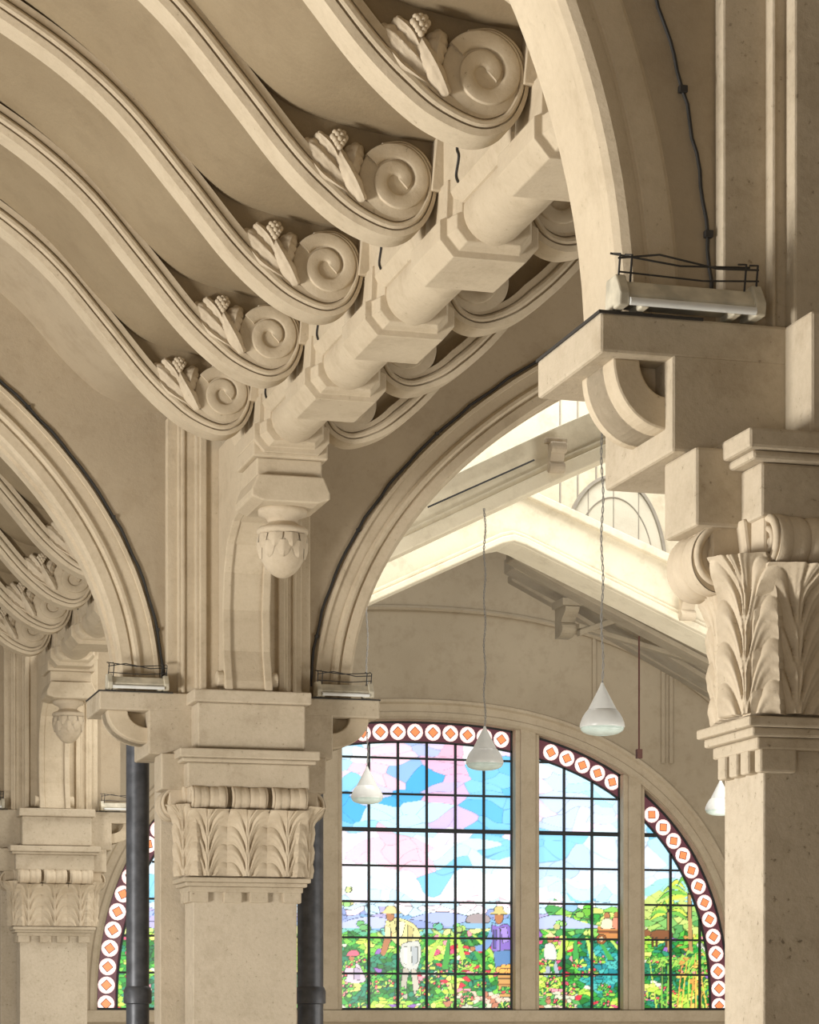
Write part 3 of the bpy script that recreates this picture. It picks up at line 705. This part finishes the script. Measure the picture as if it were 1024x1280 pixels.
pol([(681, 1181), (688, 1179), (694, 1184), (695, 1200), (682, 1202)], (.60, .61, .60)); pol([(682, 1200), (688, 1200), (688, 1222), (683, 1222)], (.36, .42, .50), False); pol([(690, 1200), (695, 1200), (700, 1220), (695, 1221)], (.36, .42, .50), False)
for j in range(75):
    bx, by = 430+(j % 15)*32+rs.uniform(-12, 12), 1206+(j//15)*13+rs.uniform(-5, 5)
    if 640 < bx < 680 or 778 < bx < 810: continue
    if (abs(bx-514) < 16 or abs(bx-628) < 18) and by < 1238: continue
    dark = pick([(.02, .20, .04), (.03, .30, .06), (.05, .36, .06)]); lite = pick([(.28, .62, .08), (.52, .74, .12), (.14, .50, .08)])
    for q in range(7):
        an = pi+pi*q/6; l_ = rs.uniform(6, 9)
        ell(bx+l_*.6*cos(an), by+l_*.5*sin(an), l_*.5, 1.9, dark if q % 2 else lite, 10, an)
    for q in range(3): ell(bx+rs.uniform(-7, 7), by+rs.uniform(-7, 2), 1.4, 1.3, pick([(.78, .08, .10), (.85, .3, .3)]), 8)
for i in range(14):
    x = 822+i*6+rs.uniform(-2, 2); tp = rs.uniform(1192, 1215); ln = rs.uniform(-9, 9)
    c_ = pick([(.76, .54, .10), (.46, .66, .10), (.66, .36, .08), (.20, .48, .08)])
    pol([(x, 1262), (x+1.8, 1262), (x+ln+1.2, tp), (x+ln, tp)], c_, False)
    pol([(x+ln, tp), (x+ln+9, tp-7), (x+ln+14, tp+3), (x+ln+8, tp-3)], (.16, .50, .08), False); pol([(x+ln, tp), (x+ln-9, tp-5), (x+ln-13, tp+4), (x+ln-7, tp-1)], (.32, .58, .10), False)
def inpoly(px, py, poly):
    ins = np.zeros(px.shape, bool); n = len(poly); j = n-1
    for i in range(n):
        xi, yi = poly[i]; xj, yj = poly[j]
        if yi != yj:
            c = ((yi > py) != (yj > py)) & (px < (xj-xi)*(py-yi)/(yj-yi)+xi); ins ^= c
        j = i
    return ins
def paint_panel(a, b):
    sp = .019; nx = int((b-a)/sp)+1; zmax = max(win_z(a+(b-a)*i/20) or 0 for i in range(21)); nzc = int((zmax-WZ0)/sp)+1
    Xs = np.linspace(a, b, nx); Zs = np.linspace(WZ0, zmax, nzc)
    XX, ZZ = np.meshgrid(Xs, Zs)
    D = XX*ST+(YW+.3)*CT; PX = 512+F*(XX*CT-(YW+.3)*ST)/D; PY = HZ-F*ZZ/D
    fx, fy = PX.ravel(), PY.ravel(); N = fx.size
    C = np.zeros((N, 3))
    for i in range(N):
        x, y = fx[i], fy[i]; sky = y < 1126
        am = 18 if sky else 3.6; sc = 38. if sky else 12.
        wx = x+am*noise.noise(Vector((x/sc, y/sc, 0))); wy = y+am*noise.noise(Vector((x/sc, y/sc, 7.3)))*.9
        r = kd.find_n((wx, wy*1.9, 0), 2)
        th = 1.2
        c = cols[r[0][1]]
        k_ = (r[1][2]-r[0][2])/th
        if k_ >= 1: C[i] = c
        else:
            f = (.62 if sky else .12); f = f+(1-f)*k_*k_; C[i] = (c[0]*f, c[1]*f, c[2]*f)
    for poly, c in figs:
        xs = [p[0] for p in poly]; ys = [p[1] for p in poly]
        x0_, x1_, y0_, y1_ = min(xs)-2, max(xs)+2, min(ys)-2, max(ys)+2
        idx = np.nonzero((fx > x0_) & (fx < x1_) & (fy > y0_) & (fy < y1_))[0]
        if idx.size == 0: continue
        mcx, mcy = sum(xs)/len(xs), sum(ys)/len(ys)
        big = [(x+math.copysign(.6, x-mcx), y+math.copysign(.6, y-mcy)) for x, y in poly]
        px_, py_ = fx[idx], fy[idx]
        C[idx[inpoly(px_, py_, big)]] = (.03, .04, .03); C[idx[inpoly(px_, py_, poly)]] = c
    keep = np.zeros((nzc, nx), bool)
    for j, X in enumerate(Xs):
        z = win_z(X, -.15)
        if z is not None: keep[:, j] = Zs <= z+sp
    faces = []
    for i in range(nzc-1):
        for j in range(nx-1):
            if keep[i, j] or keep[i, j+1]: faces.append((i*nx+j, i*nx+j+1, (i+1)*nx+j+1, (i+1)*nx+j))
    me = bpy.data.meshes.new('glass_pane')
    V = np.stack([XX.ravel()-wb[0], np.full(N, 0.0), ZZ.ravel()-wb[2]], 1)
    me.from_pydata(V.tolist(), [], faces)
    at = me.color_attributes.new('Col', 'FLOAT_COLOR', 'POINT')
    at.data.foreach_set('color', np.concatenate([C, np.ones((N, 1))], 1).astype(np.float32).ravel())
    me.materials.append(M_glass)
    o = bpy.data.objects.new('glass_pane', me); coll.objects.link(o); o.parent = win; return o
for a, b in panels: paint_panel(a, b)
BV, BF, BC = [], [], []
def addp(pts, y, c):
    n = len(BV)
    for x, z in pts: BV.append((x-wb[0], y-wb[1], z-wb[2])); BC.append((*c, 1))
    BF.append(tuple(range(n, n+len(pts))))
po, pi_ = win_path(0, 240), win_path(-BW, 240)
for i in range(240): addp([po[i], po[i+1], pi_[i+1], pi_[i]], YW+.285, (.09, .03, .04))
pm = win_path(-BW/2, 2000); acc = 0
def inmull(x): return any(a-.05 < x < b+.05 for a, b in mulls)
meds = []; dist = .12
for i in range(1, len(pm)):
    l = math.hypot(pm[i][0]-pm[i-1][0], pm[i][1]-pm[i-1][1]); acc += l
    if acc >= dist:
        acc = 0; dist = .385; meds.append((pm[i], (pm[i][0]-pm[i-1][0])/l, (pm[i][1]-pm[i-1][1])/l))
for (c, tx, tz) in meds:
    if inmull(c[0]): continue
    def ring_pts(r, n, o_=0.): return [(c[0]+r*(tx*cos(o_+2*pi*j/n)-tz*sin(o_+2*pi*j/n)), c[1]+r*(tz*cos(o_+2*pi*j/n)+tx*sin(o_+2*pi*j/n))) for j in range(n)]
    addp(ring_pts(.190, 16, pi/10), YW+.282, (.05, .02, .03))
    addp(ring_pts(.180, 16, pi/10), YW+.279, (.90, .60, .58))
    addp(ring_pts(.150, 16, pi/10), YW+.275, (.95, .80, .76))
    addp(ring_pts(.122, 4), YW+.272, (.08, .02, .02)); addp(ring_pts(.102, 4), YW+.268, (.80, .24, .09))
me = bpy.data.meshes.new('glass_border'); me.from_pydata(BV, [], BF)
at = me.color_attributes.new('Col', 'FLOAT_COLOR', 'POINT'); at.data.foreach_set('color', np.array(BC, dtype=np.float32).ravel())
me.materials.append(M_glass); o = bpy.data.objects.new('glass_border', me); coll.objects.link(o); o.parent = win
zrow = [(HZ-y)/F*(WC*ST+YW*CT) for y in (1217, 1172, 1127, 1082, 1037, 992, 947)]
for a, b in panels:
    mb = MB(); nb = max(1, round((b-a)/.65))
    for x in [a+(b-a)*i/nb for i in range(1, nb)]:
        z = win_z(x, -BW)
        if z: mb.box(x-.024, x+.024, YW+.24, YW+.3, WZ0, z)
    for i, z in enumerate(zrow):
        ok = [x for x in [a+(b-a)*j/60 for j in range(61)] if (win_z(x, -BW) or -1) > z]
        if len(ok) > 1:
            h = .044 if i == 4 else .022; mb.box(min(ok), max(ok), YW+.235, YW+.3, z-h, z+h)
    mb.box(a, a+.035, YW+.24, YW+.3, WZ0, (win_z(a+.02) or .1)); mb.box(b-.035, b, YW+.24, YW+.3, WZ0, (win_z(b-.02) or .1))
    mb.box(a, b, YW+.235, YW+.3, WZ0, WZ0+.05)
    mb.obj('glazing_bars', M_bar, base=wb, parent=win)
mb = MB(); mb.sweep(win_path(-BW, 160), [(-.02, -.05), (-.02, 0), (.02, 0), (.02, -.05)], y0=YW+.29)
mb.sweep(win_path(0, 160), [(-.04, -.05), (-.04, 0), (.0, 0), (.0, -.05)], y0=YW+.29)
mb.obj('border_frame', M_bar, base=wb, parent=win)

# ------------------------------------------------------------ roof lantern of the aisle
def gable(px_lo, px_hi, Y, th, mat, lab, steps=()):
    mb = MB(); mb.prism([W(x, y, Y) for x, y in px_lo]+[W(x, y, Y) for x, y in px_hi[::-1]], Y, Y+th)
    for t0, t1, d in steps:
        A = [W(a[0]+(b[0]-a[0])*t0, a[1]+(b[1]-a[1])*t0, Y) for a, b in zip(px_lo, px_hi)]
        B = [W(a[0]+(b[0]-a[0])*t1, a[1]+(b[1]-a[1])*t1, Y) for a, b in zip(px_lo, px_hi)]
        mb.prism(A+B[::-1], Y-d, Y+.01)
    q = W(640, 676, Y)
    o = mb.obj('gable_beam', mat, base=(q[0], Y, q[1]), bevel=.02); tag(o, lab, 'beam'); return o
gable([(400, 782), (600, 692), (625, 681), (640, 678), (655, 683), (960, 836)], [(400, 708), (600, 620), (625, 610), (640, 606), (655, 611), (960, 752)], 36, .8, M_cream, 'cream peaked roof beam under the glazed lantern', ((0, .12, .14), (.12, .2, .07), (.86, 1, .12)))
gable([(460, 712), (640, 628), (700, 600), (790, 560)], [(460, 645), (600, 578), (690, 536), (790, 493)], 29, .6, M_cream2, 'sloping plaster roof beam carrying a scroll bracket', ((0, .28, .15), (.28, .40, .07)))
gable([(640, 712), (730, 760), (960, 900)], [(640, 694), (730, 742), (960, 880)], 45, .5, M_rafter, 'shade-toned sloping roof beam near the window wall', ((0, .4, .12),))
gable([(640, 700), (700, 734), (960, 872)], [(640, 684), (700, 716), (960, 852)], 41.5, .35, M_rafter, 'shade-toned sloping rafter behind the cream roof beam', ((0, .4, .1),))
gable([(640, 726), (715, 768), (960, 910)], [(640, 718), (715, 759), (960, 900)], 48, .3, M_rafter, 'thin shade-toned rafter close to the window wall', ())
tie = MB(); a = W(722, 786, 44.4); b = W(890, 836, 44.4)
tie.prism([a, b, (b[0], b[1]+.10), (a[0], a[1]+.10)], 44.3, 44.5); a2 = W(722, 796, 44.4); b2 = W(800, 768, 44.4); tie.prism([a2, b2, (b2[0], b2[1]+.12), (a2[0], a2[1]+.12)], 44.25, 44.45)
o = tie.obj('tie_beam', M_rafter, base=(a[0], 44.4, a[1]), bevel=.02); tag(o, 'slim shade-toned tie beams with a scroll end under the roof slope', 'beam')
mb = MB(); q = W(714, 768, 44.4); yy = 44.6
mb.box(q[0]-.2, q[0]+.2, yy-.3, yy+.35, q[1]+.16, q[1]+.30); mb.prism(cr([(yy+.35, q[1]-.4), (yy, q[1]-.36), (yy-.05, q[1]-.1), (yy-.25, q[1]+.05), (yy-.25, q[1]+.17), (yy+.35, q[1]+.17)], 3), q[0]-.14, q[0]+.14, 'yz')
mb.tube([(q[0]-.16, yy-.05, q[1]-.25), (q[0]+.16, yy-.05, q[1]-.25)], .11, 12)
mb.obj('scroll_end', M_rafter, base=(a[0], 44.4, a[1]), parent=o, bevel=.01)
mb = MB(); Y = 39.0
pts = [W(x, y, Y) for x, y in ((400, 740), (640, 628), (980, 785), (980, 300), (400, 300))]
mb.prism(pts, Y, Y+.25)
tag(mb.obj('wall_lantern', M_cream), kind='structure')
mb = MB()
for px_ in (700, 722, 745):
    x, z = W(px_, 560, Y); mb.box(x-.012, x+.012, Y-.02, Y+.01, z-1.2, z+.9)
tag(mb.obj('trim_10', M_seam), kind='structure')
c = W(766, 712, Y); w2 = empty('window_2', (c[0], Y-.05, c[1])); tag(w2, 'pale round-headed panel high in the lantern wall', kind='structure')
rx, rz = .92, 1.55
mb = MB(); mb.prism([(c[0]+(rx-.02)*cos(pi*i/40), c[1]+(rz-.02)*sin(pi*i/40)) for i in range(41)], Y-.03, Y+.01); mb.obj('curved_panel', M_panel, base=(c[0], Y-.05, c[1]), parent=w2)
mb = MB(); mb.sweep([(c[0]+rx*cos(pi-pi*i/40), c[1]+rz*sin(pi-pi*i/40)) for i in range(41)], [(-.02, -.09), (-.02, 0), (.03, 0), (.03, -.09)], y0=Y)
mb.sweep([(c[0]+rx*.78*cos(pi-pi*i/40), c[1]+rz*.78*sin(pi-pi*i/40)) for i in range(41)], [(-.006, -.05), (-.006, 0), (.008, 0), (.008, -.05)], y0=Y)
for x in (-.45, 0, .45): mb.box(c[0]+x-.006, c[0]+x+.006, Y-.045, Y-.02, c[1], c[1]+rz*(1-(x/rx)**2)**.5)
mb.obj('panel_frame', M_seam, base=(c[0], Y-.05, c[1]), parent=w2)
def sbr(px, py, Y, s, mat=None):
    x, z = W(px, py, Y); mb = MB(); yy = Y-.13
    mb.box(x-.3*s, x+.3*s, Y-.5*s, yy, z+.28*s, z+.42*s)
    mb.prism(cr([(yy, z-.5*s), (yy-.22*s, z-.45*s), (yy-.2*s, z-.25*s), (yy-.3*s, z), (yy-.4*s, z+.15*s), (yy-.4*s, z+.28*s), (yy, z+.28*s)], 3), x-.2*s, x+.2*s, 'yz')
    mb.tube([(x-.22*s, yy-.15*s, z-.36*s), (x+.22*s, yy-.15*s, z-.36*s)], .15*s, 14); mb.tube([(x-.22*s, yy-.3*s, z+.14*s), (x+.22*s, yy-.3*s, z+.14*s)], .15*s, 14)
    o = mb.obj('scroll_bracket', mat or M_capst, base=(x, Y, z), bevel=.01); tag(o, 'small plaster scroll bracket on a roof beam', 'bracket', 'brackets of the roof beams')
sbr(689, 572, 29, .46); sbr(853, 756, 36, .55)
mb = MB(); x, z = W(799, 940, 43); mb.tube([(x, 43, z), (x, 43, W(799, 795, 43)[1])], .018, 8); mb.box(x-.05, x+.05, 42.95, 43.05, z-.12, z+.05)
o = mb.obj('hanging_rod', M_red, base=(x, 43, z)); tag(o, 'thin brown hanging rod with a small end fitting', 'rod')
mb = MB(); p0 = W(535, 634, 28.83); p1 = W(668, 575, 28.83); mb.tube([(p0[0], 28.83, p0[1]), (p1[0], 28.83, p1[1])], .012, 6)
o = mb.obj('conduit', M_iron, base=mb.v[0]); tag(o, 'thin dark conduit running along the sloping beam', 'conduit')

mb = MB(); mb.box(-14, 27, -6, 51.6, -H-.3, -H); tag(mb.obj('floor', M_floor), kind='structure')
mb = MB(); mb.box(24.3, 24.7, 9, 51, -H, 10); tag(mb.obj('wall_right', M_wall), kind='structure')
mb = MB(); mb.box(-14, 27, -6, -5.6, -H, 9.3); tag(mb.obj('wall_light_block', M_wall), kind='structure')  # unseen wall added behind the camera to block world light

# ------------------------------------------------------------ lights
w = bpy.data.worlds.new('World'); scene.world = w; w.use_nodes = True
bg = w.node_tree.nodes['Background']; bg.inputs[0].default_value = (1, .97, .92, 1); bg.inputs[1].default_value = 0.37
def area(loc, tgt, sx, sy, e, c=(1, 1, 1)):
    l = bpy.data.lights.new('daylight_and_fill', 'AREA'); l.shape = 'RECTANGLE'; l.size = sx; l.size_y = sy; l.energy = e; l.color = c
    o = bpy.data.objects.new('daylight_and_fill', l); o.location = loc; coll.objects.link(o)
    o.rotation_euler = (Vector(tgt)-Vector(loc)).to_track_quat('-Z', 'Y').to_euler(); return o
area((-14, 11, -3), (5, 17, 4.5), 5, 3.5, 4900, (1, .965, .90))
area((-5, -4.5, -2), (5, 16, 4), 6, 4, 350, (1, .97, .92))  # added fill from the front left, no opening there
area((11, 33, 14), (10.5, 38, 4), 8, 8, 1800, (1, .96, .88))
area((14, 22, -1), (9.5, 30, 7), 4, 4, 260, (1, .96, .88))  # area light aimed up at the sloping roof beam
area((18, 12, -3), (8, 24, 5), 6, 5, 900, (1, .97, .9))  # added fill that brightens the arch wall from the right aisle
area((17, 30, 0), (13, 51, 6), 8, 5, 850, (1, .97, .9))  # area light aimed at the window wall

for o in list(scene.objects):
    if o.parent is None: o.location.z += H
cam = bpy.data.cameras.new('camera'); co = bpy.data.objects.new('camera', cam); coll.objects.link(co)
co.location = (0, 0, H); co.rotation_euler = (pi/2, 0, -TH)
cam.sensor_fit = 'VERTICAL'; cam.sensor_height = 36; cam.sensor_width = 28.8; cam.lens = 36*F/1280
cam.shift_x = 0; cam.shift_y = (HZ-640)/1280; cam.clip_end = 300
scene.camera = co
